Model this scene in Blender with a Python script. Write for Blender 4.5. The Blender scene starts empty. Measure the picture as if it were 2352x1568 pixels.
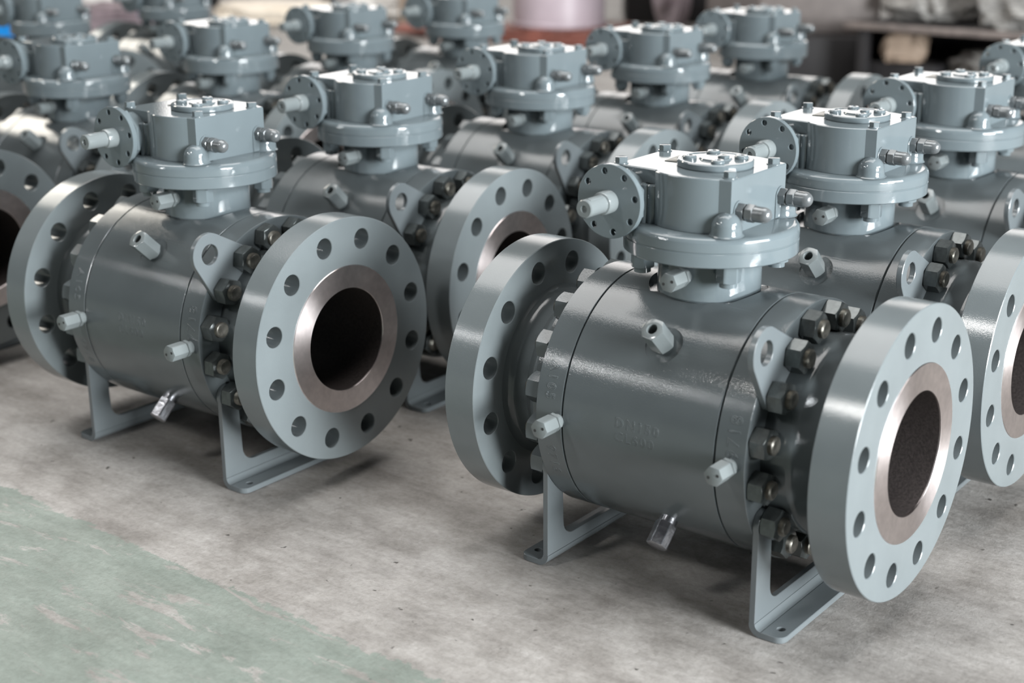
import bpy, bmesh, math, random
from mathutils import Vector, Matrix, noise
random.seed(7)
PI = math.pi
C = bpy.context.scene.collection
H = 0.221                      # height of the bore axis above the floor

# ------------------------------------------------------------------ helpers
def rad(a): return math.radians(a)

def obj(name, bm, mat, parent=None, angle=28, loc=None):
    """link a bmesh as ONE mesh object; smooth with sharp edges by angle"""
    me = bpy.data.meshes.new(name)
    bm.normal_update()
    bm.to_mesh(me); bm.free()
    for p in me.polygons: p.use_smooth = True
    me.set_sharp_from_angle(angle=rad(angle))
    mats = mat if isinstance(mat, (list, tuple)) else [mat]
    for m in mats: me.materials.append(m)
    o = bpy.data.objects.new(name, me); C.objects.link(o)
    if parent: o.parent = parent
    if loc: o.location = loc
    return o

def thing(name, label, cat, loc=(0, 0, 0), rotz=0, group=None):
    o = bpy.data.objects.new(name, None); C.objects.link(o)
    o.empty_display_size = 0.1
    o.location = loc; o.rotation_euler = (0, 0, rotz)
    o['label'] = label; o['category'] = cat
    if group: o['group'] = group
    return o

def tag(o, label, cat, group=None):
    o['label'] = label; o['category'] = cat
    if group: o['group'] = group
    return o

AX = {'X': Matrix(((0, 0, 1), (1, 0, 0), (0, 1, 0))).to_4x4(),     # local z -> world x ; local x -> y, y -> z
      'Y': Matrix(((0, 1, 0), (0, 0, 1), (1, 0, 0))).to_4x4(),     # local z -> world y
      'Z': Matrix.Identity(4)}

def frame(origin, direction, up=(0, 0, 1)):
    """matrix whose z axis is DIRECTION"""
    z = Vector(direction).normalized(); u = Vector(up)
    if abs(z.dot(u)) > 0.98: u = Vector((1, 0, 0))
    x = u.cross(z).normalized(); y = z.cross(x)
    m = Matrix((x, y, z)).transposed().to_4x4(); m.translation = Vector(origin)
    return m

def lathe(bm, prof, M=Matrix(), n=64, closed=False, mi=0):
    """revolve profile [(r, h)] about the local z axis. r==0 makes a pole"""
    rings = []
    for r, h in prof:
        if r < 1e-7: rings.append([bm.verts.new(M @ Vector((0, 0, h)))])
        else: rings.append([bm.verts.new(M @ Vector((r*math.cos(2*PI*k/n), r*math.sin(2*PI*k/n), h))) for k in range(n)])
    pairs = list(zip(rings[:-1], rings[1:]))
    if closed: pairs.append((rings[-1], rings[0]))
    for a, b in pairs:
        for k in range(n):
            k2 = (k+1) % n
            if len(a) == 1 and len(b) == 1: continue
            if len(a) == 1: f = bm.faces.new((a[0], b[k2], b[k]))
            elif len(b) == 1: f = bm.faces.new((a[k], a[k2], b[0]))
            else: f = bm.faces.new((a[k], a[k2], b[k2], b[k]))
            f.material_index = mi
    return rings

def hexa(bm, af, h0, h1, M=Matrix(), cham=True, rot=0, both=True, hole=0, depth=0):
    """hexagon prism with turned chamfers at the ends (across-flats AF), optional blind hole in the far end"""
    R = af/2/math.cos(PI/6); n = 48
    def rr(a):
        a = (a+rot) % (PI/3) - PI/6
        return af/2/math.cos(a)
    ci = af/2*0.97
    tan = math.tan(rad(27))
    def loop(kind):
        vs = []
        for k in range(n):
            a = 2*PI*k/n; r = rr(a)
            if kind == 'b0': p = (ci, h0)
            elif kind == 'e0': p = (r, h0+((r-ci)*tan if both else 0))
            elif kind == 'e1': p = (r, h1-(r-ci)*tan)
            else: p = (ci, h1)
            if kind == 'b0' and not both: p = (r, h0)
            vs.append(bm.verts.new(M @ Vector((p[0]*math.cos(a), p[0]*math.sin(a), p[1]))))
        return vs
    L = [loop('b0')] + ([loop('e0')] if both else []) + [loop('e1'), loop('b1')]
    for a, b in zip(L[:-1], L[1:]):
        for k in range(n): bm.faces.new((a[k], a[(k+1) % n], b[(k+1) % n], b[k]))
    bm.faces.new(L[0][::-1])
    if hole:
        prev = L[-1]
        for r, h in ((hole*1.12, h1), (hole, h1-hole*.12), (hole, h1-depth)):
            cur = [bm.verts.new(M @ Vector((r*math.cos(2*PI*k/n), r*math.sin(2*PI*k/n), h))) for k in range(n)]
            for k in range(n): bm.faces.new((prev[k], prev[(k+1) % n], cur[(k+1) % n], cur[k]))
            prev = cur
        bm.faces.new(prev)
    else: bm.faces.new(L[-1])

def loop_pts(bm, pts2, M, h):
    return [bm.verts.new(M @ Vector((p[0], p[1], h))) for p in pts2]

def circ(cx, cy, r, n=32, a0=0): return [(cx+r*math.cos(a0+2*PI*k/n), cy+r*math.sin(a0+2*PI*k/n)) for k in range(n)]

def inset_poly(pts, d):
    """move a CCW polygon inwards by d"""
    n = len(pts); out = []
    for i in range(n):
        p0, p, p1 = Vector(pts[i-1]), Vector(pts[i]), Vector(pts[(i+1) % n])
        e0 = (p-p0).normalized(); e1 = (p1-p).normalized()
        n0 = Vector((-e0.y, e0.x)); n1 = Vector((-e1.y, e1.x))
        m = n0+n1
        m = m/max(0.35, m.dot(m)/2) / 1.0
        out.append((p.x+m.x*d*1.0, p.y+m.y*d*1.0))
    return out

def plate(bm, outer, holes, h0, h1, M=Matrix(), bev=0.0, hbev=0.0):
    """flat plate between h0 and h1 (local z) with outline OUTER (CCW), HOLES [(cx, cy, r)], small chamfers"""
    def ring(a, b):
        for k in range(len(a)): bm.faces.new((a[k], a[(k+1) % len(a)], b[(k+1) % len(a)], b[k]))
    ins = inset_poly(outer, bev) if bev else outer
    seq = [(ins, h0), (outer, h0+bev), (outer, h1-bev), (ins, h1)] if bev else [(outer, h0), (outer, h1)]
    loops = [loop_pts(bm, p, M, h) for p, h in seq]
    for a, b in zip(loops[:-1], loops[1:]): ring(a, b)
    bot, top = [loops[0]], [loops[-1]]
    for (cx, cy, r) in holes:
        nh = 28 if r > .008 else 16
        seq = [(r+hbev, h0), (r, h0+hbev), (r, h1-hbev), (r+hbev, h1)] if hbev else [(r, h0), (r, h1)]
        hl = [loop_pts(bm, circ(cx, cy, q, nh), M, h) for q, h in seq]
        for a, b in zip(hl[:-1], hl[1:]): ring(b, a)
        bot.append(hl[0]); top.append(hl[-1])
    for grp, sgn in ((bot, -1), (top, 1)):
        if len(grp) == 1:
            f = bm.faces.new(grp[0] if sgn > 0 else grp[0][::-1]); continue
        es = []
        for lp in grp:
            for k in range(len(lp)):
                e = bm.edges.get((lp[k], lp[(k+1) % len(lp)])) or bm.edges.new((lp[k], lp[(k+1) % len(lp)]))
                es.append(e)
        nv = (M.to_3x3() @ Vector((0, 0, sgn))).normalized()
        r_ = bmesh.ops.triangle_fill(bm, use_beauty=True, use_dissolve=False, edges=es, normal=nv)
        for f in r_['geom']:
            if isinstance(f, bmesh.types.BMFace):
                f.normal_update()
                if f.normal.dot(nv) < 0: f.normal_flip()

def box(bm, x0, x1, y0, y1, z0, z1, bev=0.0):
    r = bmesh.ops.create_cube(bm, size=1)
    for v in r['verts']: v.co = Vector(((x0+x1)/2+v.co.x*(x1-x0), (y0+y1)/2+v.co.y*(y1-y0), (z0+z1)/2+v.co.z*(z1-z0)))
    if bev:
        es = list({e for v in r['verts'] for e in v.link_edges})
        bmesh.ops.bevel(bm, geom=es, offset=bev, segments=2, profile=.5, affect='EDGES')

def hull2(circles, n=40):
    """convex hull outline (CCW) of circles [(cx, cy, r)]"""
    P = sorted({(round(x, 6), round(y, 6)) for c in circles for x, y in circ(*c, n)})
    def half(pts):
        h = []
        for p in pts:
            while len(h) > 1 and (h[-1][0]-h[-2][0])*(p[1]-h[-2][1])-(h[-1][1]-h[-2][1])*(p[0]-h[-2][0]) <= 0: h.pop()
            h.append(p)
        return h
    a = half(P); b = half(P[::-1])
    return a[:-1]+b[:-1]

# ------------------------------------------------------------------ materials
def new_mat(name):
    m = bpy.data.materials.new(name); m.use_nodes = True
    nt = m.node_tree
    return m, nt, nt.nodes['Principled BSDF']

def nd(nt, t, **kw):
    n = nt.nodes.new(t)
    for k, v in kw.items():
        if k in n.inputs.keys(): n.inputs[k].default_value = v
        else: setattr(n, k, v)
    return n

def ramp(nt, src, stops, interp='LINEAR'):
    r = nt.nodes.new('ShaderNodeValToRGB'); r.color_ramp.interpolation = interp
    el = r.color_ramp.elements
    while len(el) < len(stops): el.new(.5)
    for e, (p, c) in zip(el, stops):
        e.position = p; e.color = (*c, 1) if len(c) == 3 else c
    nt.links.new(src, r.inputs[0]); return r

def paint(name, base, rough, peel=0.10, fine=0.0, var=.06, spec=.5):
    """sprayed enamel: orange-peel bump, faint colour drift"""
    m, nt, b = new_mat(name); L = nt.links.new
    tc = nd(nt, 'ShaderNodeTexCoord')
    n1 = nd(nt, 'ShaderNodeTexNoise', Scale=420.0, Detail=2.0); L(tc.outputs['Object'], n1.inputs['Vector'])
    n2 = nd(nt, 'ShaderNodeTexNoise', Scale=1000.0, Detail=1.0); L(tc.outputs['Object'], n2.inputs['Vector'])
    n3 = nd(nt, 'ShaderNodeTexNoise', Scale=14.0, Detail=5.0); L(tc.outputs['Object'], n3.inputs['Vector'])
    b1 = nd(nt, 'ShaderNodeBump', Strength=peel, Distance=.0015); L(n1.outputs['Fac'], b1.inputs['Height'])
    b2 = nd(nt, 'ShaderNodeBump', Strength=fine, Distance=.0005); L(n2.outputs['Fac'], b2.inputs['Height']); L(b1.outputs[0], b2.inputs['Normal'])
    L(b2.outputs[0], b.inputs['Normal'])
    lo = tuple(c*(1-var) for c in base); hi = tuple(min(1, c*(1+var)) for c in base)
    r = ramp(nt, n3.outputs['Fac'], [(.3, lo), (.7, hi)]); L(r.outputs[0], b.inputs['Base Color'])
    b.inputs['Roughness'].default_value = rough
    b.inputs['Specular IOR Level'].default_value = spec
    return m

def metal(name, base, rough, metallic=1.0, scale=60, var=.25, bump=.1, aniso=0.0, axis='X'):
    m, nt, b = new_mat(name); L = nt.links.new
    tc = nd(nt, 'ShaderNodeTexCoord')
    n1 = nd(nt, 'ShaderNodeTexNoise', Scale=float(scale), Detail=6.0); L(tc.outputs['Object'], n1.inputs['Vector'])
    lo = tuple(c*(1-var) for c in base); hi = tuple(min(1, c*(1+var)) for c in base)
    r = ramp(nt, n1.outputs['Fac'], [(.3, lo), (.7, hi)]); L(r.outputs[0], b.inputs['Base Color'])
    b.inputs['Metallic'].default_value = metallic; b.inputs['Roughness'].default_value = rough
    bu = nd(nt, 'ShaderNodeBump', Strength=bump, Distance=.001); L(n1.outputs['Fac'], bu.inputs['Height']); L(bu.outputs[0], b.inputs['Normal'])
    if aniso:
        b.inputs['Anisotropic'].default_value = aniso; b.inputs['Anisotropic Rotation'].default_value = .25
        t = nd(nt, 'ShaderNodeTangent', direction_type='RADIAL', axis=axis); L(t.outputs[0], b.inputs['Tangent'])
    return m

def plain(name, col, rough=.6, metallic=0, scale=20, var=.15, bump=.15):
    return metal(name, col, rough, metallic, scale, var, bump)

M_BODY = paint('grey enamel', (.088, .101, .106), .10, peel=.055, fine=.17)
M_GEAR = paint('glossy grey enamel', (.120, .145, .156), .06, peel=.04, fine=.03, var=.04)
M_FLANGE = paint('satin grey enamel', (.134, .153, .159), .15, peel=.04, fine=.14)
M_CAP = paint('pale grey enamel', (.155, .174, .177), .15, peel=.06)
M_BRK = paint('bracket grey enamel', (.112, .127, .134), .22, peel=.07)
M_NUT = metal('dark plated steel', (.082, .092, .092), .20, .45, 120, .2, .06)
M_STUD = metal('stud steel', (.22, .21, .185), .36, .8, 200, .3, .15)
M_ACORN = metal('dark enamelled steel', (.14, .15, .155), .20, .35, 90, .15, .05)
M_FACE = metal('machined seal face', (.74, .67, .66), .33, 1.0, 90, .09, .015, aniso=.85, axis='X')
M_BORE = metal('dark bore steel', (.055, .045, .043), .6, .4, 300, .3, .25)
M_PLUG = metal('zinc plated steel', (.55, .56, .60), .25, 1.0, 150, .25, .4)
M_DARK = plain('shadowed recess black', (.03, .03, .03), .7)
M_TAG = plain('etched data plate', (.11, .11, .09), .3, 0, 80, .2, .05)

# ------------------------------------------------------------------ valve : one prototype built part by part (local z = 0 on the bore axis; lifted by H)
UPM = Matrix.Translation((0, 0, H))
XM = UPM @ AX['X']                                   # local z along +X
def XS(s): return UPM @ Matrix.Rotation(0 if s > 0 else PI, 4, 'Z') @ AX['X']     # outward along +X or -X
R_B = .161

def arc(cx, cy, r, a0, a1, n=6): return [(cx+r*math.cos(rad(a0+(a1-a0)*k/n)), cy+r*math.sin(rad(a0+(a1-a0)*k/n))) for k in range(n+1)]

def bool_cut(o, cutters):
    for bmc in cutters:
        me = bpy.data.meshes.new('cutter'); bmesh.ops.recalc_face_normals(bmc, faces=bmc.faces); bmc.to_mesh(me); bmc.free()
        co = bpy.data.objects.new('cutter', me); C.objects.link(co)
        md = o.modifiers.new('cut', 'BOOLEAN'); md.operation = 'DIFFERENCE'; md.solver = 'EXACT'; md.object = co
        bpy.context.view_layer.update()
        ev = o.evaluated_get(bpy.context.evaluated_depsgraph_get())
        nm = bpy.data.meshes.new_from_object(ev)
        o.modifiers.clear(); old = o.data; o.data = nm; bpy.data.meshes.remove(old)
        bpy.data.objects.remove(co); bpy.data.meshes.remove(me)
    for p in o.data.polygons: p.use_smooth = True
    o.data.set_sharp_from_angle(angle=rad(20))
    if not o.data.materials: o.data.materials.append(M_BODY)

def stamped(name, txt, size, x0, ang0, mode, parent, mat, r=R_B):
    """outlined stamped characters wrapped on the cylinder. mode 'along': line runs along +X; 'down': line runs down the near side"""
    cu = bpy.data.curves.new(name, 'FONT'); cu.body = txt; cu.size = size; cu.fill_mode = 'NONE'
    cu.bevel_depth = size*.020; cu.bevel_resolution = 0; cu.resolution_u = 2; cu.space_character = 1.25
    to = bpy.data.objects.new(name, cu); C.objects.link(to)
    bpy.context.view_layer.update()
    me = bpy.data.meshes.new_from_object(to.evaluated_get(bpy.context.evaluated_depsgraph_get()))
    bpy.data.objects.remove(to); bpy.data.curves.remove(cu)
    for v in me.vertices:
        u, w, d = v.co.x, v.co.y, v.co.z
        if mode == 'along': x, s = x0+u, w            # s: arc length upwards
        elif mode == 'down': x, s = x0+w, -u
        else: x, s = x0-w, u                          # reads upwards
        a = ang0 - s/r if True else 0                # angle from the top towards the near side (-Y)
        q = r+d*.7
        v.co = Vector((x, -q*math.sin(a), q*math.cos(a)+H))
    for p in me.polygons: p.use_smooth = True
    me.materials.append(mat)
    o = bpy.data.objects.new(name, me); C.objects.link(o); o.parent = parent
    return o

def build_valve(label, cat, group):
    V = thing('ball_valve', label, cat, group=group)
    # ---- body : middle barrel with two V seams, spot faces for bonnet and vent
    bm = bmesh.new()
    lathe(bm, [(0, -.1068), (.158, -.1068), (R_B, -.1056), (R_B, .1056), (.158, .1068), (0, .1068)], XM, 160)
    body = obj('body', bm, M_BODY, V)
    cut = bmesh.new(); lathe(cut, [(0, .152), (.074, .152), (.074, .25), (0, .25)], UPM, 64)
    c2 = bmesh.new(); a = rad(46.5)
    vd = Vector((0, -math.sin(a), math.cos(a)))
    lathe(c2, [(0, 0), (.024, 0), (.024, .06), (0, .06)], UPM @ frame(Vector((.009, 0, 0))+vd*.1592, vd), 48)
    bool_cut(body, [cut, c2])
    st = stamped('stamped_size', 'DN150\nCL600', .0175, -.030, rad(86), 'along', body, M_BODY)
    # ---- end closures : ring + hub towards each end flange
    for s in (1, -1):
        bm = bmesh.new()
        prof = [(.076, .1075), (.158, .1075), (R_B, .1088), (R_B, .1462), (.1602, .147), (.124, .147), (.124, .178)]
        prof += arc(.112, .178, .012, 0, 60, 4)[1:] + [(.1055, .203), (.1055, .221)] + arc(.1175, .2213, .012, 180, 90, 5)
        prof += [(.1175, .236), (.076, .236)]
        lathe(bm, prof, XS(s), 160, closed=True)
        cl = obj('end_closure', bm, M_BODY, V)
        if s > 0: stamped('stamped_number', '9718', .0215, .137, rad(87), 'up', cl, M_BODY)
        else:
            stamped('stamped_grade', 'A105', .019, -.133, rad(64), 'down', cl, M_BODY)
            stamped('stamped_number', '9718', .019, -.133, rad(103), 'down', cl, M_BODY)
        # ---- end flange with 12 bolt holes
        bm = bmesh.new()
        M = XS(s)
        hp = [(.146*math.cos(rad(15+30*k)), .146*math.sin(rad(15+30*k)), .0148) for k in range(12)]
        out = circ(0, 0, .1775, 160)
        plate(bm, out, hp+[(0, 0, .1055)], .2335, .2805, M, bev=.0009, hbev=.0009)
        fl = obj('end_flange', bm, M_FLANGE, V, angle=20)
        bm = bmesh.new()
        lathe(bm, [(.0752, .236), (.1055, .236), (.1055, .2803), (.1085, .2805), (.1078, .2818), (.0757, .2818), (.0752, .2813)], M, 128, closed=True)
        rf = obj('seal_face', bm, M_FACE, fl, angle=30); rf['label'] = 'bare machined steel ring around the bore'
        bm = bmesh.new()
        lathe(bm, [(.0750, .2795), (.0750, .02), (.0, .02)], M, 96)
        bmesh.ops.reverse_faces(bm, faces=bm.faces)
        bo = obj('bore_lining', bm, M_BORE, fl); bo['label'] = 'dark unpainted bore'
    # ---- studs and nuts
    nut_me = stud_me = rear_me = None
    LUG, BRK = (-33.75, -56.25), (-123.75, 123.75)
    for s in (1, -1):
        for k in range(16):
            ang = -11.25-22.5*k
            a_ = (ang+180) % 360-180
            off = 0.0
            if s > 0 and min(abs(a_-q) for q in LUG) < 1: off = .0085
            if min(abs(a_-q) for q in BRK) < 1: off = .008
            y, z = .1405*math.sin(rad(ang)), .1405*math.cos(rad(ang))
            if nut_me is None:
                bm = bmesh.new(); hexa(bm, .0345, .0005, .0205, AX['X'], rot=0)
                n0 = obj('hex_nut', bm, M_NUT, V); nut_me = n0.data
                bm = bmesh.new(); pr = [(0, -.01), (.0098, -.01), (.0098, .0195)]
                for t in range(6): pr += [(.0112, .0205+t*.0010), (.0104, .0210+t*.0010)]
                pr += [(.0098, .0262), (.0088, .0272), (0, .0275)]
                lathe(bm, pr, AX['X'], 24)
                s0 = obj('stud', bm, M_STUD, n0); stud_me = s0.data
                nu, su = n0, s0
            else:
                if s < 0 and rear_me is None:
                    rear_me = nut_me.copy(); rear_me.materials.clear(); rear_me.materials.append(M_BODY)
                nu = bpy.data.objects.new('hex_nut', nut_me if s > 0 else rear_me); C.objects.link(nu); nu.parent = V
                su = bpy.data.objects.new('stud', stud_me); C.objects.link(su); su.parent = nu
            rr = random.Random(k*7+s)
            nu.location = (s*(.147+off), y, z+H)
            nu.rotation_euler = (rad(30+rr.uniform(-14, 14)) if True else 0, 0, 0 if s > 0 else PI)
    # ---- lifting lug
    bm = bmesh.new()
    cA = (-.1367, .1339, .0305)
    cs = [cA] + [(.1405*math.sin(rad(q)), .1405*math.cos(rad(q)), .0180) for q in LUG]
    plate(bm, hull2(cs, 64), [(cA[0], cA[1], .0148)], .1472, .1555, XM, bev=.0008, hbev=.0008)
    obj('lifting_lug', bm, M_BRK, V, angle=20)
    # ---- foot brackets : bent angle plate with U cut-out
    for s in (1, -1):
        bm = bmesh.new()
        M = XS(s)
        yo, yi = .1335, .0985
        zt, zr = -.0795, -.189
        o_ = [(-yo, -.2045)] + [(yo, -.2045)] + arc(.119, zt, .0175, -30, 180, 12)
        o_ += [(yi+.003, zt-.012)] + arc(yi-.022, zr+.022, .022, 0, -90, 6) + arc(-yi+.022, zr+.022, .022, -90, -180, 6)
        o_ += [(-yi-.003, zt-.012)] + arc(-.119, zt, .0175, 0, 210, 12)
        plate(bm, o_, [], .1472, .1552, M, bev=.0006)
        # bend + foot : section swept along Y, with rounded outer corners
        sec_o = [(.1472, -.2045)] + arc(.1632, -.2045, .016, 180, 270, 6) + [(.193, -.2205)]
        sec_i = [(.1552, -.2045)] + arc(.1632, -.2045, .008, 180, 270, 6) + [(.193, -.2125)]
        ys = [-yo, yo]
        vo = [[bm.verts.new(M @ Vector((y, z, x))) for x, z in sec_o[:8]] for y in ys]
        vi = [[bm.verts.new(M @ Vector((y, z, x))) for x, z in sec_i[:8]] for y in ys]
        for k in range(7):
            bm.faces.new((vo[0][k], vo[0][k+1], vo[1][k+1], vo[1][k])); bm.faces.new((vi[0][k], vi[1][k], vi[1][k+1], vi[0][k+1]))
            bm.faces.new((vo[0][k], vi[0][k], vi[0][k+1], vo[0][k+1])); bm.faces.new((vo[1][k], vo[1][k+1], vi[1][k+1], vi[1][k]))
        c = .012
        fo = [(.1632, -yo)] + arc(.193-c, -yo+c, c, -90, 0, 5) + arc(.193-c, yo-c, c, 0, 90, 5) + [(.1632, yo)]
        MZ = UPM @ Matrix.Rotation(0 if s > 0 else PI, 4, 'Z')
        plate(bm, fo, [(.179, -.111, .0052), (.179, .111, .0052)], -.2205, -.2125, MZ, bev=.0006, hbev=.0005)
        bmesh.ops.recalc_face_normals(bm, faces=bm.faces)
        obj('foot_bracket', bm, M_BRK, V, angle=24)
    # ---- bonnet (stem neck)
    bm = bmesh.new()
    lathe(bm, [(.03, .150), (.062, .150), (.0638, .1525), (.0638, .2045), (.03, .2045)], UPM, 96)
    bon = obj('bonnet', bm, M_GEAR, V)
    def cap_fit(name, o, d, af, L, parent, mat, twin=True, stem=.012):
        bm = bmesh.new(); M = UPM @ frame(o, d)
        lathe(bm, [(0, -.006), (af*.42, -.006), (af*.42, stem), (0, stem)], M, 24)
        hexa(bm, af*1.0, stem*.5, stem, M, rot=rad(12))
        hexa(bm, af, stem+.0015, L, M, rot=rad(5))
        ob = obj(name, bm, mat, parent)
        if twin:
            bm = bmesh.new()
            for q in (-1, 1): lathe(bm, [(0, L+.0003), (.0019, L+.0003), (.0017, L-.001)], M @ Matrix.Translation((q*af*.27, q*af*.10, 0)), 14)
            obj('vent_hole', bm, M_DARK, ob)
        return ob
    cap_fit('neck_fitting', (.003, -.0625, .182), (0, -1, 0), .0215, .040, bon, M_CAP)
    for xx in (.1285, -.1135): cap_fit('sealant_fitting', (xx, -.1600, 0), (0, -1, 0), .0215, .040, V, M_CAP)
    # vent plug on the barrel
    bm = bmesh.new(); M = UPM @ frame(Vector((.009, 0, 0))+vd*.159, vd)
    lathe(bm, [(0, -.004), (.0105, -.004), (.0105, .006), (0, .006)], M, 24)
    hexa(bm, .0265, .004, .040, M, rot=rad(8), hole=.0062, depth=.016)
    obj('vent_plug', bm, M_CAP, V)
    # drain plug under the barrel
    a2 = rad(133); dd = Vector((0, -math.sin(a2), math.cos(a2)))
    bm = bmesh.new(); M = UPM @ frame(Vector((.024, 0, 0))+dd*.159, dd)
    lathe(bm, [(0, -.004), (.0115, -.004), (.0115, .010), (0, .010)], M, 24)
    hexa(bm, .0245, .009, .040, M, rot=rad(20))
    obj('drain_plug', bm, M_PLUG, V)
    # ---- bolts holding the gearbox, heads hanging under the mounting plate
    for k in range(4):
        a = rad(-45+90*k); p = (.0845*math.cos(a), .0845*math.sin(a), .2045)
        bm = bmesh.new(); M = UPM @ frame(p, (0, 0, -1))
        lathe(bm, [(0, .0), (.0105, .0), (.0105, .027), (.008, .028), (0, .028)], M, 24)
        hexa(bm, .027, .001, .021, M, rot=rad(11+30*(k % 2)))
        obj('mounting_bolt', bm, M_GEAR, V)
    # ---- gearbox housing
    bm = bmesh.new()
    lathe(bm, [(0, .2048), (.1055, .2048), (.1068, .206), (.1068, .2210), (.1060, .2218), (.1060, .2226), (.1068, .2234)]
          + [(.1068, .2325)] + arc(.0988, .2325, .008, 0, 90, 6)[1:] + [(.07, .2416), (0, .2416)], UPM, 128)
    def bulge(sx=1):
        a0, a1 = rad(-120.5), rad(-58.5)
        return [(.0055+.0835*math.cos(a0+(a1-a0)*k/18), .0+.0835*math.sin(a0+(a1-a0)*k/18)) for k in range(19)]
    bl = bulge()
    upper = bl + [(.0648, -.0700), (.0648, .0630)] + [(x, -y*.96) for x, y in bl[::-1]]
    plate(bm, upper, [], .2405, .3062, UPM, bev=.0012)
    over = [(-.101, -.0612), (-.052, -.0632), (-.0415, -.0652), (-.0365, -.0690), (-.0300, -.0700), (-.0300, .0660), (-.0415, .0615), (-.101, .0560)]
    plate(bm, over, [], .2845, .3061, UPM, bev=.0014)                       # lid overhanging the worm recess
    # worm housing : recessed block, vertical ribs, worm tube
    box(bm, -.100, -.030, -.047, .050, H+.2405, H+.2870, .003)
    for x, y, r in ((-.0535, -.0665, .0070), (-.0430, -.0668, .0066), (-.0480, -.0600, .0100)):
        lathe(bm, [(0, .2405), (r, .2405), (r, .2868), (r-.0015, .2885), (0, .2885)], UPM @ Matrix.Translation((x, y, 0)), 28)
    wt = UPM @ frame((-.0848, 0, .2677), (0, -1, 0))
    lathe(bm, [(0, -.066), (.026, -.066), (.029, -.063), (.029, -.055), (.033, -.050), (.0335, .060), (.0335, .080), (0, .080)], wt, 48)
    GB = obj('gearbox_housing', bm, M_GEAR, V, angle=13)
    # backing flange behind the input flange
    bm = bmesh.new()
    plate(bm, circ(0, 0, .0425, 8, rad(22.5)), [], .0815, .0875, wt, bev=.0012)
    obj('backing_flange', bm, M_GEAR, GB)
    bm = bmesh.new()
    Mi = UPM @ frame((-.0848, -.0905, .2677), (0, -1, 0))
    hs = [(.0371*math.cos(rad(10.5+45*k)), .0371*math.sin(rad(10.5+45*k)), .0041) for k in range(8)]
    plate(bm, circ(0, 0, .0453, 96), hs, 0, .0084, Mi, bev=.0007, hbev=.0004)
    obj('input_flange', bm, M_GEAR, GB, angle=20)
    bm = bmesh.new()
    Ms = UPM @ frame((-.0848, -.0975, .2677), (0, -1, 0))
    lathe(bm, [(.0, 0), (.0142, 0), (.0142, .016), (.0132, .0185), (.0112, .0192), (.0112, .0522), (.0100, .0535), (.0045, .0535), (.0038, .0515), (.0, .0500)], Ms, 40)
    sh = obj('input_shaft', bm, M_CAP, GB)
    bm = bmesh.new()
    box(bm, -.0848-.0028, -.0848+.0028, -.0975-.048, -.0975-.024, H+.2677+.0095, H+.2677+.0118, .0004)
    bmesh.ops.rotate(bm, verts=bm.verts, cent=(-.0848, -.12, H+.2677), matrix=Matrix.Rotation(rad(18), 3, 'Y'))
    obj('shaft_key', bm, M_CAP, sh)
    # cover disc on the lid
    bm = bmesh.new()
    cx, cy = .0025, 0
    Mc = UPM @ Matrix.Translation((cx, cy, 0))
    lathe(bm, [(0, .3055), (.0445, .3055), (.0462, .3075), (.0462, .3135), (.0448, .3148), (.041, .3150), (.0398, .3140), (.020, .3140), (.0185, .3160), (0, .3160)], Mc, 96)
    cov = obj('cover_disc', bm, M_GEAR, GB)
    for k in range(4):
        a = rad(35+90*k)
        bm = bmesh.new(); M = UPM @ Matrix.Translation((cx+.031*math.cos(a), cy+.031*math.sin(a), .3138))
        lathe(bm, [(0, 0), (.0084, 0), (.0084, .0032), (.0070, .0048), (.0038, .0050), (.0032, .0030), (0, .0030)], M, 24)
        obj('cover_screw', bm, M_GEAR, cov)
    bm = bmesh.new(); box(bm, cx+.006, cx+.016, cy-.006, cy+.006, H+.3155, H+.3195, .001); obj('position_pointer', bm, M_GEAR, cov)
    # lid bolts
    for x, y in ((-.0968, -.0545), (-.0965, .0452), (.0555, .0485), (.0535, -.0545)):
        bm = bmesh.new(); M = UPM @ Matrix.Translation((x, y, .3058))
        lathe(bm, [(0, 0), (.0088, 0), (.0088, .0014), (.0, .0014)], M, 24)
        hexa(bm, .0132, .0014, .0080, M, rot=rad(14), both=False)
        obj('lid_bolt', bm, M_GEAR, GB)
    # data plate on the lid
    bm = bmesh.new(); box(bm, -.062, -.036, -.012, .030, H+.3059, H+.3069, .0003)
    bmesh.ops.rotate(bm, verts=bm.verts, cent=(-.05, 0, H), matrix=Matrix.Rotation(rad(4), 3, 'Z'))
    obj('data_plate', bm, M_TAG, GB)
    # stop bolts with acorn nuts on the right-hand face
    for y in (-.0525, .0505):
        bm = bmesh.new(); M = UPM @ frame((.0642, y, .2675), (1, 0, 0))
        pad = [(-.0105, -.026), (.0105, -.026)] + arc(0, .004, .0118, 0, 180, 12)
        pad = [(q[1], q[0]) for q in pad][::-1]
        Mp = UPM @ Matrix.Translation((.0636, y, .2675)) @ AX['X']
        plate(bm, [(.0118, -.0255)] + arc(0, .001, .0118, 0, 180, 14) + [(-.0118, -.0255)], [], 0, .0028, Mp, bev=.0004)
        obj('bolt_pad', bm, M_GEAR, GB)
        bm = bmesh.new()
        hexa(bm, .0192, .0022, .0115, M, rot=rad(18))
        hexa(bm, .0192, .0130, .0230, M, rot=rad(33))
        lathe(bm, [(.0085, .022), (.0094, .0235), (.0094, .0345)] + arc(0, .0345, .0094, 0, 90, 7), M, 32)
        an = obj('acorn_nut', bm, M_ACORN, GB); an['label'] = 'dark domed stop nut'
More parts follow.
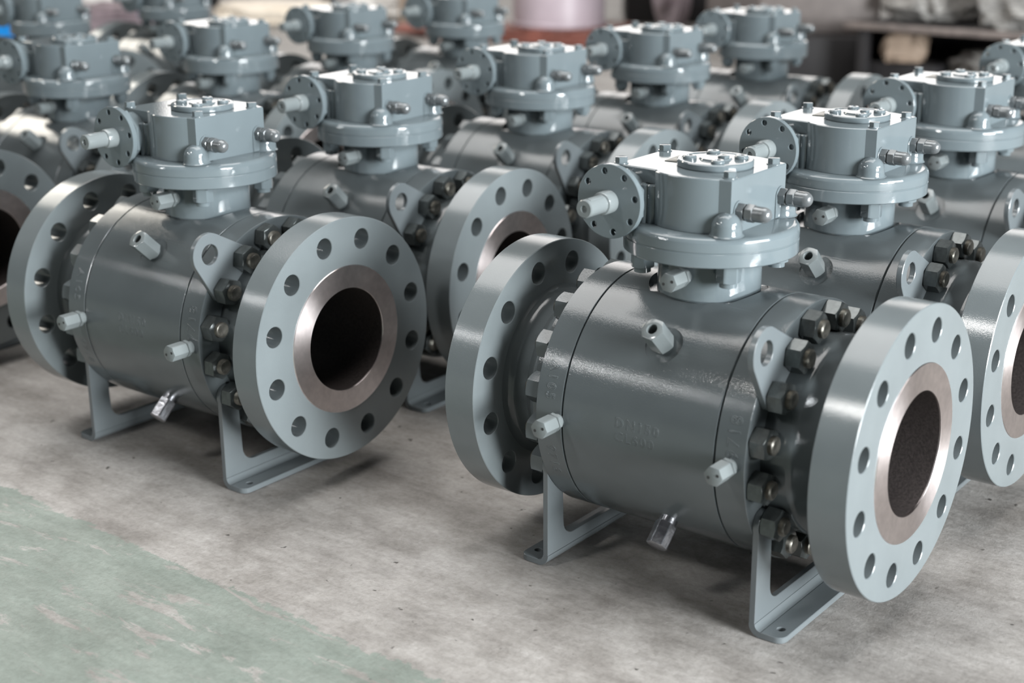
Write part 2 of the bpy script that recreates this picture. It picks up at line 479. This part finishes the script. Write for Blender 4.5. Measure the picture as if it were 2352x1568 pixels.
    # domed bosses round the foot of the housing
    for x, y in ((.0585, -.0665), (.0585, .0665), (-.064, -.068), (-.064, .068)):
        if x < 0: continue
        bm = bmesh.new(); M = UPM @ Matrix.Translation((x, y, .2405))
        lathe(bm, [(.0, -.001), (.0208, .0005), (.0192, .0020), (.0184, .0045), (.0182, .010)] + arc(0, .010, .0182, 0, 90, 9)[1:], M, 40)
        obj('bolt_boss', bm, M_GEAR, GB)
    return V

def dup(o, parent=None):
    """a thing, copies of its parts and of their sub-parts"""
    c = o.copy(); C.objects.link(c)
    if parent: c.parent = parent
    for ch in list(o.children): dup(ch, c)
    return c

GROUP = 'ball valves standing in rows on the workshop floor'
rows = [
    # x, y, yaw, label
    (0, 0, 0, 'grey ball valve nearest the camera, at the front of the right-hand row'),
    (-.0102, .4138, .3, 'grey ball valve second in the right-hand row, directly behind the nearest one'),
    (-.036, .8777, 0, 'grey ball valve third in the right-hand row, its gearbox near the top right corner'),
    (-.061, 1.4604, 0, 'grey ball valve fourth in the right-hand row, cut off at the top right edge'),
    (-.8297, -.0747, 0, 'grey ball valve at the front of the middle row, left foreground, black round bore'),
    (-.8434, .3309, 2.3, 'grey ball valve second in the middle row, behind the left foreground valve'),
    (-.845, .795, 1.0, 'grey ball valve third in the middle row, its gearbox above the nearest valve\'s rear flange'),
    (-.841, 1.226, 0, 'grey ball valve fourth in the middle row, out of focus right of the top centre'),
    (-.850, 1.699, 1.5, 'grey ball valve last and farthest in the middle row, beside the dark bench'),
    (-1.700, -.075, 0, 'grey ball valve at the left edge of which only the front flange shows'),
    (-1.698, .353, 0, 'blurred grey ball valve at upper left, behind the left foreground valve, in the third row'),
    (-1.700, .775, 0, 'blurred grey ball valve second in the third row, above the left foreground gearbox'),
    (-1.716, 1.188, 0, 'blurred grey ball valve third in the third row, left of the top centre'),
    (-1.706, 1.622, 0, 'blurred grey ball valve farthest in the third row, beside the pink-grey drum'),
    (-2.653, .992, 0, 'blurred grey ball valve in the farthest row, beside the blue crate'),
    (-2.684, 1.456, 0, 'blurred grey ball valve in the farthest row, cut by the top edge left of centre'),
]
proto = build_valve(rows[0][3], 'valve', GROUP)
bpy.context.view_layer.update()
for i, (x, y, yaw, lab) in enumerate(rows):
    v = proto if i == 0 else dup(proto)
    v.location = (x, y, 0); v.rotation_euler = (0, 0, rad(yaw)); v['label'] = lab

# ------------------------------------------------------------------ floor
def floor_mat():
    m, nt, b = new_mat('worn concrete and green floor paint'); L = nt.links.new
    tc = nd(nt, 'ShaderNodeTexCoord')
    P = tc.outputs['Object']
    def noise_(scale, detail=6.0, rough=.6, vec=None, dist=0.0):
        n = nd(nt, 'ShaderNodeTexNoise', Scale=scale, Detail=detail, Roughness=rough, Distortion=dist); L(vec or P, n.inputs['Vector']); return n.outputs['Fac']
    mp = nd(nt, 'ShaderNodeMapping'); mp.inputs['Scale'].default_value = (1.0, 4.0, 1.0); mp.inputs['Rotation'].default_value = (0, 0, rad(-8)); L(P, mp.inputs['Vector'])
    streak = noise_(3.2, 8.0, .68, mp.outputs[0], .4)
    mid = noise_(9.0, 8.0, .66)
    fine = noise_(120.0, 5.0, .75)
    vfine = noise_(420.0, 3.0, .7)
    def mix(a, b_, f, t='MIX'):
        x = nd(nt, 'ShaderNodeMix', data_type='RGBA', blend_type=t)
        for s, v in ((6, a), (7, b_)):
            if isinstance(v, tuple): x.inputs[s].default_value = (*v, 1)
            else: L(v, x.inputs[s])
        if isinstance(f, float): x.inputs[0].default_value = f
        else: L(f, x.inputs[0])
        return x.outputs[2]
    conc = ramp(nt, streak, [(.30, (0.219, 0.207, 0.195)), (.50, (0.296, 0.283, 0.268)), (.72, (0.366, 0.354, 0.340))]).outputs[0]
    c2 = ramp(nt, mid, [(.32, (.50, .48, .46)), (.58, (1, 1, 1))]).outputs[0]
    conc = mix(conc, c2, .75, 'MULTIPLY')
    mp3 = nd(nt, 'ShaderNodeMapping'); mp3.inputs['Scale'].default_value = (1.0, 3.2, 1.0); mp3.inputs['Rotation'].default_value = (0, 0, rad(12)); L(P, mp3.inputs['Vector'])
    st2 = ramp(nt, noise_(16.0, 9.0, .78, mp3.outputs[0], .3), [(.34, (.66, .65, .64)), (.52, (1, 1, 1)), (.70, (1.18, 1.18, 1.17))]).outputs[0]
    conc = mix(conc, st2, .5, 'MULTIPLY')
    f2 = ramp(nt, fine, [(.30, (.72, .71, .70)), (.55, (1, 1, 1)), (.78, (1.12, 1.12, 1.12))]).outputs[0]
    conc = mix(conc, f2, .8, 'MULTIPLY')
    sp = ramp(nt, vfine, [(.70, (0, 0, 0)), (.80, (1, 1, 1))]).outputs[0]
    conc = mix(conc, (0.520, 0.507, 0.481), sp)
    dk = ramp(nt, noise_(55.0, 2.0, .5), [(.24, (1, 1, 1)), (.29, (0, 0, 0))]).outputs[0]
    conc = mix(conc, (.06, .055, .05), dk)
    # green paint
    gr = ramp(nt, noise_(4.0, 7.0, .7, mp.outputs[0]), [(.3, (0.141, 0.178, 0.154)), (.7, (0.212, 0.246, 0.219))]).outputs[0]
    gr = mix(gr, f2, .55, 'MULTIPLY')
    gr = mix(gr, c2, .35, 'MULTIPLY'); gr = mix(gr, st2, .35, 'MULTIPLY')
    # where is it painted : y < edge(x), eaten by wear
    sx = nd(nt, 'ShaderNodeSeparateXYZ'); L(P, sx.inputs[0])
    e1 = nd(nt, 'ShaderNodeMath', operation='MULTIPLY_ADD'); L(sx.outputs[0], e1.inputs[0]); e1.inputs[1].default_value = .045; e1.inputs[2].default_value = .441
    e2 = nd(nt, 'ShaderNodeMath', operation='ADD'); L(e1.outputs[0], e2.inputs[0]); L(sx.outputs[1], e2.inputs[1])       # <0 : painted
    wob = nd(nt, 'ShaderNodeMath', operation='MULTIPLY_ADD'); L(noise_(18.0, 8.0, .75), wob.inputs[0]); wob.inputs[1].default_value = .075; wob.inputs[2].default_value = -.0375
    e3 = nd(nt, 'ShaderNodeMath', operation='ADD'); L(e2.outputs[0], e3.inputs[0]); L(wob.outputs[0], e3.inputs[1])
    mr = nd(nt, 'ShaderNodeMapRange'); L(e3.outputs[0], mr.inputs[0]); mr.inputs[1].default_value = .0015; mr.inputs[2].default_value = -.0015
    worn = ramp(nt, noise_(7.5, 10.0, .72, mp.outputs[0], .6), [(.555, (1, 1, 1)), (.60, (.10, .10, .10))]).outputs[0]
    cov = nd(nt, 'ShaderNodeMath', operation='MULTIPLY'); L(mr.outputs[0], cov.inputs[0]); L(worn, cov.inputs[1])
    cov2 = nd(nt, 'ShaderNodeMath', operation='MULTIPLY'); L(cov.outputs[0], cov2.inputs[0]); cov2.inputs[1].default_value = .85
    col = mix(conc, gr, cov2.outputs[0])
    # scratches
    mp2 = nd(nt, 'ShaderNodeMapping'); mp2.inputs['Scale'].default_value = (2.0, 60.0, 1.0); mp2.inputs['Rotation'].default_value = (0, 0, rad(35)); L(P, mp2.inputs['Vector'])
    scr = ramp(nt, noise_(2.2, 3.0, .6, mp2.outputs[0]), [(.70, (0, 0, 0)), (.76, (.35, .35, .35))]).outputs[0]
    col = mix(col, (.36, .36, .34), scr)
    L(col, b.inputs['Base Color'])
    b.inputs['Roughness'].default_value = .62
    b.inputs['Specular IOR Level'].default_value = .35
    bu = nd(nt, 'ShaderNodeBump', Strength=.35, Distance=.002); L(fine, bu.inputs['Height'])
    bu2 = nd(nt, 'ShaderNodeBump', Strength=.3, Distance=.01); L(mid, bu2.inputs['Height']); L(bu.outputs[0], bu2.inputs['Normal'])
    L(bu2.outputs[0], b.inputs['Normal'])
    return m
bm = bmesh.new()
vs = [bm.verts.new(p) for p in ((-16, -8, 0), (10, -8, 0), (10, 16, 0), (-16, 16, 0))]; bm.faces.new(vs)
fl = obj('floor', bm, floor_mat()); fl['kind'] = 'structure'
M_WALL = plain('grey hall cladding', (.22, .22, .22), .7)
bm = bmesh.new(); box(bm, -16.2, 10, 16.0, 16.2, -.05, 8); wb = obj('wall_back', bm, M_WALL); wb['kind'] = 'structure'
bm = bmesh.new(); box(bm, -16.2, -16.0, -8, 16.0, -.05, 8); wl = obj('wall_left', bm, M_WALL); wl['kind'] = 'structure'

# ------------------------------------------------------------------ things standing behind the rows (all out of focus in the photo)
def lump(sx, sy, sz, seed, amp=.18, freq=3.0, sub=4, flat=True):
    """wrapped bundle : rounded block with folds, resting on z = 0"""
    bm = bmesh.new(); bmesh.ops.create_icosphere(bm, subdivisions=sub, radius=1)
    for v in bm.verts:
        d = v.co.normalized()
        q = Vector([math.copysign(abs(c)**.55, c) for c in d])
        k = 1+amp*noise.noise(d*freq+Vector((seed, 0, 0)))+amp*.35*noise.noise(d*freq*4+Vector((0, seed, 0)))
        p = Vector((q.x*sx/2, q.y*sy/2, q.z*sz/2))*k
        if p.z < -sz*.46: p.z = -sz*.46
        v.co = p+Vector((0, 0, sz*.46))
    return bm
def film_mat(name, base, rough):
    m, nt, b = new_mat(name); L = nt.links.new
    tc = nd(nt, 'ShaderNodeTexCoord'); mp = nd(nt, 'ShaderNodeMapping'); mp.inputs['Scale'].default_value = (4, 4, 14); mp.inputs['Rotation'].default_value = (.4, .7, 0); L(tc.outputs['Object'], mp.inputs['Vector'])
    n = nd(nt, 'ShaderNodeTexNoise', Scale=4.0, Detail=5.0, Distortion=1.2); L(mp.outputs[0], n.inputs['Vector'])
    r = ramp(nt, n.outputs['Fac'], [(.35, tuple(c*.45 for c in base)), (.6, base)]); L(r.outputs[0], b.inputs['Base Color'])
    bu = nd(nt, 'ShaderNodeBump', Strength=.9, Distance=.03); L(n.outputs['Fac'], bu.inputs['Height']); L(bu.outputs[0], b.inputs['Normal'])
    b.inputs['Roughness'].default_value = rough; return m
M_FILM = film_mat('crinkled clear film', (.42, .405, .385), .22)
M_FILMD = film_mat('crinkled film over grey parts', (.24, .225, .21), .25)
M_WHITE = plain('white foam', (.80, .78, .75), .6)
M_CREAM = plain('cream paper wrap', (.72, .64, .54), .6)
M_DRUM = plain('pinkish grey primer', (.36, .30, .33), .38, 0, 6, .12)
M_RED = plain('red-brown wood', (.15, .05, .036), .6, 0, 12, .35)
M_TAN = plain('tan cardboard', (.24, .18, .135), .7)
M_BOXG = plain('grey-brown board', (.13, .112, .105), .6)
M_BLACK = plain('black steel', (.010, .009, .010), .6)
M_RUST = plain('brown steel bar', (.16, .135, .125), .45, .2, 30, .3)
M_BLUE = plain('blue plastic', (.0, .30, .85), .4)
M_LAV = plain('lavender grey sheet', (.36, .34, .42), .5)
M_SACK = plain('mauve-brown sacking', (.19, .15, .165), .8, 0, 25, .4)
def at(o, loc, rz=0): o.location = loc; o.rotation_euler = (0, 0, rad(rz)); return o

# drum on a red-brown pallet
t = thing('pallet', 'red-brown wooden pallet under the pink-grey drum at top centre', 'pallet', (-3.62, 4.72, 0), rad(8))
for y in (-.24, 0, .24):
    bm = bmesh.new(); box(bm, -.30, .305, y-.045, y+.045, 0, .050, .004); obj('bearer', bm, M_RED, t)
for k in range(5):
    bm = bmesh.new(); box(bm, -.30+.125*k, -.30+.125*k+.105, -.28, .28, .0505, .068, .003); obj('deck_board', bm, M_RED, t)
t = thing('drum', 'tall pink-grey steel drum at the top centre of the photo', 'drum', (-3.62, 4.72, .0685))
bm = bmesh.new()
pr = [(0, 0), (.228, 0), (.236, .006), (.236, .018), (.230, .024), (.230, .30)] + arc(.230, .312, .010, -90, 90, 5) + [(.230, .322), (.230, .58)] + arc(.230, .592, .010, -90, 90, 5) + [(.230, .602), (.230, .86), (.236, .866), (.236, .88), (.226, .88), (.224, .868), (0, .868)]
lathe(bm, pr, Matrix(), 64); obj('shell', bm, M_DRUM, t)
bm = bmesh.new(); lathe(bm, [(0, .868), (.03, .868), (.03, .88), (0, .88)], Matrix.Translation((.14, 0, 0)), 24); obj('bung', bm, M_RUST, t)
# flange ring standing on edge, box behind it
t = thing('pipe_flange', 'pinkish primed pipe flange standing upright right of the drum', 'flange', (-3.35, 5.35, 0), rad(-38))
bm = bmesh.new(); plate(bm, circ(0, .225, .225, 64), [(0, .225, .085)]+[(.165*math.cos(rad(45*k+22)), .225+.165*math.sin(rad(45*k+22)), .016) for k in range(8)], -.03, .03, AX['Z'] @ Matrix.Rotation(PI/2, 4, 'X'), bev=.003)
obj('disc', bm, M_DRUM, t)
bm = bmesh.new(); lathe(bm, [(.086, .029), (.12, .029), (.105, .075), (.086, .075)], Matrix.Translation((0, 0, .225)) @ Matrix.Rotation(PI/2, 4, 'X'), 40, closed=True); obj('hub', bm, M_DRUM, t)
bm = bmesh.new(); box(bm, -.28, .28, -.2, .2, 0, .34, .012)
tag(at(obj('carton', bm, M_BOXG), (-2.72, 5.25, 0), 20), 'dull mauve-grey carton behind the last middle-row valve', 'box')
bm = lump(.34, .26, .13, 3.3)
tag(at(obj('film_bundle', bm, M_FILM), (-2.70, 5.18, .341), 30), 'small white film bundle on the mauve-grey carton', 'bundle', 'film-wrapped bundles')
bm = bmesh.new(); box(bm, -.35, .35, -.3, .3, 0, .62, .01)
tag(at(obj('crate', bm, M_BLACK), (-3.62, 5.95, 0), 35), 'plain black block added as backdrop in the dark gap behind the drum and the primed flange', 'crate')  # black block added as the dark background of the gap
# low rack with film-wrapped goods
t = thing('low_rack', 'low black steel rack with a brown front bar at top right', 'rack', (0, 0, 0))
for x in (-1.60, -.62):
    for y in (3.92, 4.48):
        bm = bmesh.new(); box(bm, x-.02, x+.02, y-.02, y+.02, 0, .243, .002); obj('leg', bm, M_BLACK, t)
bm = bmesh.new(); box(bm, -1.66, -.56, 3.93, 4.52, .2435, .262, .002); obj('shelf_board', bm, M_BLACK, t)
bm = bmesh.new(); box(bm, -1.68, -.54, 3.885, 3.929, .244, .270, .006); fb = obj('front_bar', bm, M_RUST, t); fb['label'] = 'brown steel bar along the shelf edge'
bm = bmesh.new(); box(bm, -1.66, -.56, 4.44, 4.452, .02, .242, .002); obj('added_dark_back', bm, M_BLACK, t)  # black sheet added so the space under the shelf stays dark
bm = bmesh.new(); box(bm, -1.632, -1.621, 3.96, 4.43, .02, .242, .002); obj('added_dark_side', bm, M_BLACK, t)  # second added black sheet, closes the dark space at the left end
for nm, s, loc, rz, mt, lab, seed in (
    ('film_bundle', (.50, .42, .27), (-.98, 4.18, .2625), 10, M_FILM, 'large bright film-wrapped bundle on the rack at the top right corner', 1.7),
    ('film_bundle', (.34, .36, .19), (-1.46, 4.26, .2625), -20, M_FILM, 'pale film-wrapped bundle on the left end of the rack shelf', 5.1),
    ('film_bundle', (.46, .36, .19), (-1.08, 4.17, 0), 5, M_FILMD, 'grey film-wrapped bundle on the floor under the rack shelf', 9.4),
    ('film_bundle', (.16, .16, .12), (-1.475, 4.02, .1205), 12, M_TAN, 'small tan wrapped bundle on a black box under the left end of the rack', 12.9)):
    tag(at(obj(nm, lump(*s, seed), mt), loc, rz), lab, 'bundle', 'film-wrapped bundles')
bm = bmesh.new(); box(bm, -.14, .14, -.10, .10, 0, .12, .006)
tag(at(obj('crate', bm, M_BLACK), (-1.46, 4.06, 0), 0), 'small black box added to darken the space under the left end of the rack', 'crate')  # added black filler: shade under the shelf put into its colour
bm = bmesh.new(); box(bm, -.2, .2, -.25, .25, 0, .19, .008)
cr = at(obj('crate', bm, M_BLACK), (-1.97, 4.22, 0), 24); tag(cr, 'low black crate left of the rack, below a grey-brown carton', 'crate')
bm = bmesh.new(); box(bm, -.24, .24, -.2, .2, 0, .30, .008)
tag(at(obj('carton', bm, M_BOXG), (-1.98, 4.28, .191), 28), 'grey-brown carton on the low black crate beside the rack', 'box')
# left side
t = thing('plastic_crate', 'bright blue plastic crate at the top left edge', 'crate', (-6.10, 3.02, 0), rad(25))
bm = bmesh.new()
box(bm, -.2, .2, -.15, .15, 0, .012); box(bm, -.2, -.188, -.15, .15, .0121, .17); box(bm, .188, .2, -.15, .15, .0121, .17); box(bm, -.1879, .1879, -.15, -.138, .0121, .17); box(bm, -.1879, .1879, .138, .15, .0121, .17)
obj('walls', bm, M_BLUE, t)
bm = bmesh.new(); plate(bm, [(-.215, -.165), (.215, -.165), (.215, .165), (-.215, .165)], [], .1705, .188, Matrix(), bev=.003); obj('rim', bm, M_BLUE, t)
bm = bmesh.new(); box(bm, -.3, .3, -.2, .2, 0, .14, .02)
tag(at(obj('foam_block', bm, M_WHITE), (-6.75, 4.42, 0), 30), 'white foam block on the floor at the top left', 'foam block')
tag(at(obj('sack', lump(.7, .5, .16, 21.0, .25), M_SACK), (-5.55, 3.55, 0), 30), 'mauve-brown sack lying behind the third-row valves, upper left', 'sack')
bm = bmesh.new(); box(bm, -.42, .42, -.24, .24, .16, .25, .01)
t = thing('low_bench', 'low lavender bench at the top edge, left of centre', 'bench', (-5.95, 4.95, 0), rad(38))
obj('top', bm, M_LAV, t)
for x in (-.36, .36):
    for y in (-.19, .19):
        bm = bmesh.new(); box(bm, x-.03, x+.03, y-.03, y+.03, 0, .1595); obj('leg', bm, M_BLACK, t)
tag(at(obj('paper_bundle', lump(.62, .40, .12, 31.0, .2), M_CREAM), (-5.35, 4.42, 0), 38), 'cream paper-wrapped bundle on the floor in front of the lavender bench', 'bundle')
tag(at(obj('film_bundle', lump(.46, .36, .16, 41.0, .2), M_WHITE), (-5.02, 5.05, 0), 38), 'white wrapped bundle behind the third valve of the third row', 'bundle', 'film-wrapped bundles')
bm = bmesh.new(); box(bm, -.20, .20, -.15, .15, 0, .22, .006)
tag(at(obj('carton', bm, M_TAN), (-4.55, 4.90, 0), 30), 'tan cardboard carton left of the farthest third-row valve', 'box')
for k, (x, y, z, rz, lab) in enumerate(((-4.22, 4.42, 0, -15, 'red-brown plank on the floor, lower of two crossed planks'), (-4.16, 4.42, .036, 48, 'red-brown plank lying across another plank, left of the drum'))):
    bm = bmesh.new(); box(bm, -.28, .28, -.05, .05, 0, .035, .003)
    tag(at(obj('plank', bm, M_RED), (x, y, z), rz), lab, 'plank', 'crossed red-brown planks')

# ------------------------------------------------------------------ light
w = bpy.data.worlds.new('hall'); bpy.context.scene.world = w; w.use_nodes = True
w.node_tree.nodes['Background'].inputs[0].default_value = (.80, .90, 1.0, 1)
w.node_tree.nodes['Background'].inputs[1].default_value = .012

def area(name, loc, target, sx, sy, power, col=(1, 1, 1), spread=180):
    l = bpy.data.lights.new(name, 'AREA'); l.shape = 'RECTANGLE'; l.size = sx; l.size_y = sy; l.energy = power; l.color = col; l.spread = rad(spread)
    o = bpy.data.objects.new(name, l); C.objects.link(o); o.location = loc
    d = Vector(target)-Vector(loc); o.rotation_euler = d.to_track_quat('-Z', 'Y').to_euler()
    return o
area('bay_door_light', (6.2, -.85, 1.15), (0, -.1, .3), 2.4, 1.7, 1080, (.95, .985, 1.0))
area('added_high_fill', (7.5, .6, 3.6), (-.8, .5, .3), 5.0, 1.3, 720, (.92, .97, 1.0))  # added fill from the right, brightens gearbox faces in the back rows
area('high_bay_lamp', (-1.2, -3.0, 3.0), (0, 0, .2), .45, .45, 38, (1, .985, .96))
area('tube_lamp', (-3.7, -3.9, 2.75), (-.3, 0, .2), 2.6, .07, 46, (1, 1, 1))
area('far_window', (-7.6, 11.5, 3.9), (-.5, .3, .3), 10.0, 5.2, 410, (1, .96, .93))
area('side_window', (-8.6, 1.4, 5.2), (-.6, .2, .2), 3.2, 1.5, 170, (1, .94, .84))
area('roof_light', (-2.2, 1.0, 6.5), (-2.2, .9, 0), 8.0, 4.6, 640, (1, .98, .96))

# ------------------------------------------------------------------ camera
cam = bpy.data.cameras.new('camera'); co = bpy.data.objects.new('camera', cam); C.objects.link(co)
rt = Vector((.79432417, .60748515, -.00330399)); up = Vector((-.18338245, .24496173, .95203184)); fw = Vector((-.57915455, .755616, -.30598114))
m = Matrix((rt, up, -fw)).transposed().to_4x4(); m.translation = Vector((.90240614, -1.57797359, .88361057))
co.matrix_world = m
cam.sensor_width = 36; cam.lens = 53.1887
cam.clip_start = .05; cam.clip_end = 100
cam.dof.use_dof = True; cam.dof.focus_distance = 1.96; cam.dof.aperture_fstop = 3.2; cam.dof.aperture_blades = 0
sc = bpy.context.scene
sc.camera = co
sc.view_settings.view_transform = 'Standard'; sc.view_settings.look = 'None'; sc.view_settings.gamma = 1; sc.view_settings.use_curve_mapping = False
sc.view_settings.exposure = 0.0
sc.cycles.use_denoising = True
sc.cycles.sample_clamp_indirect = 6
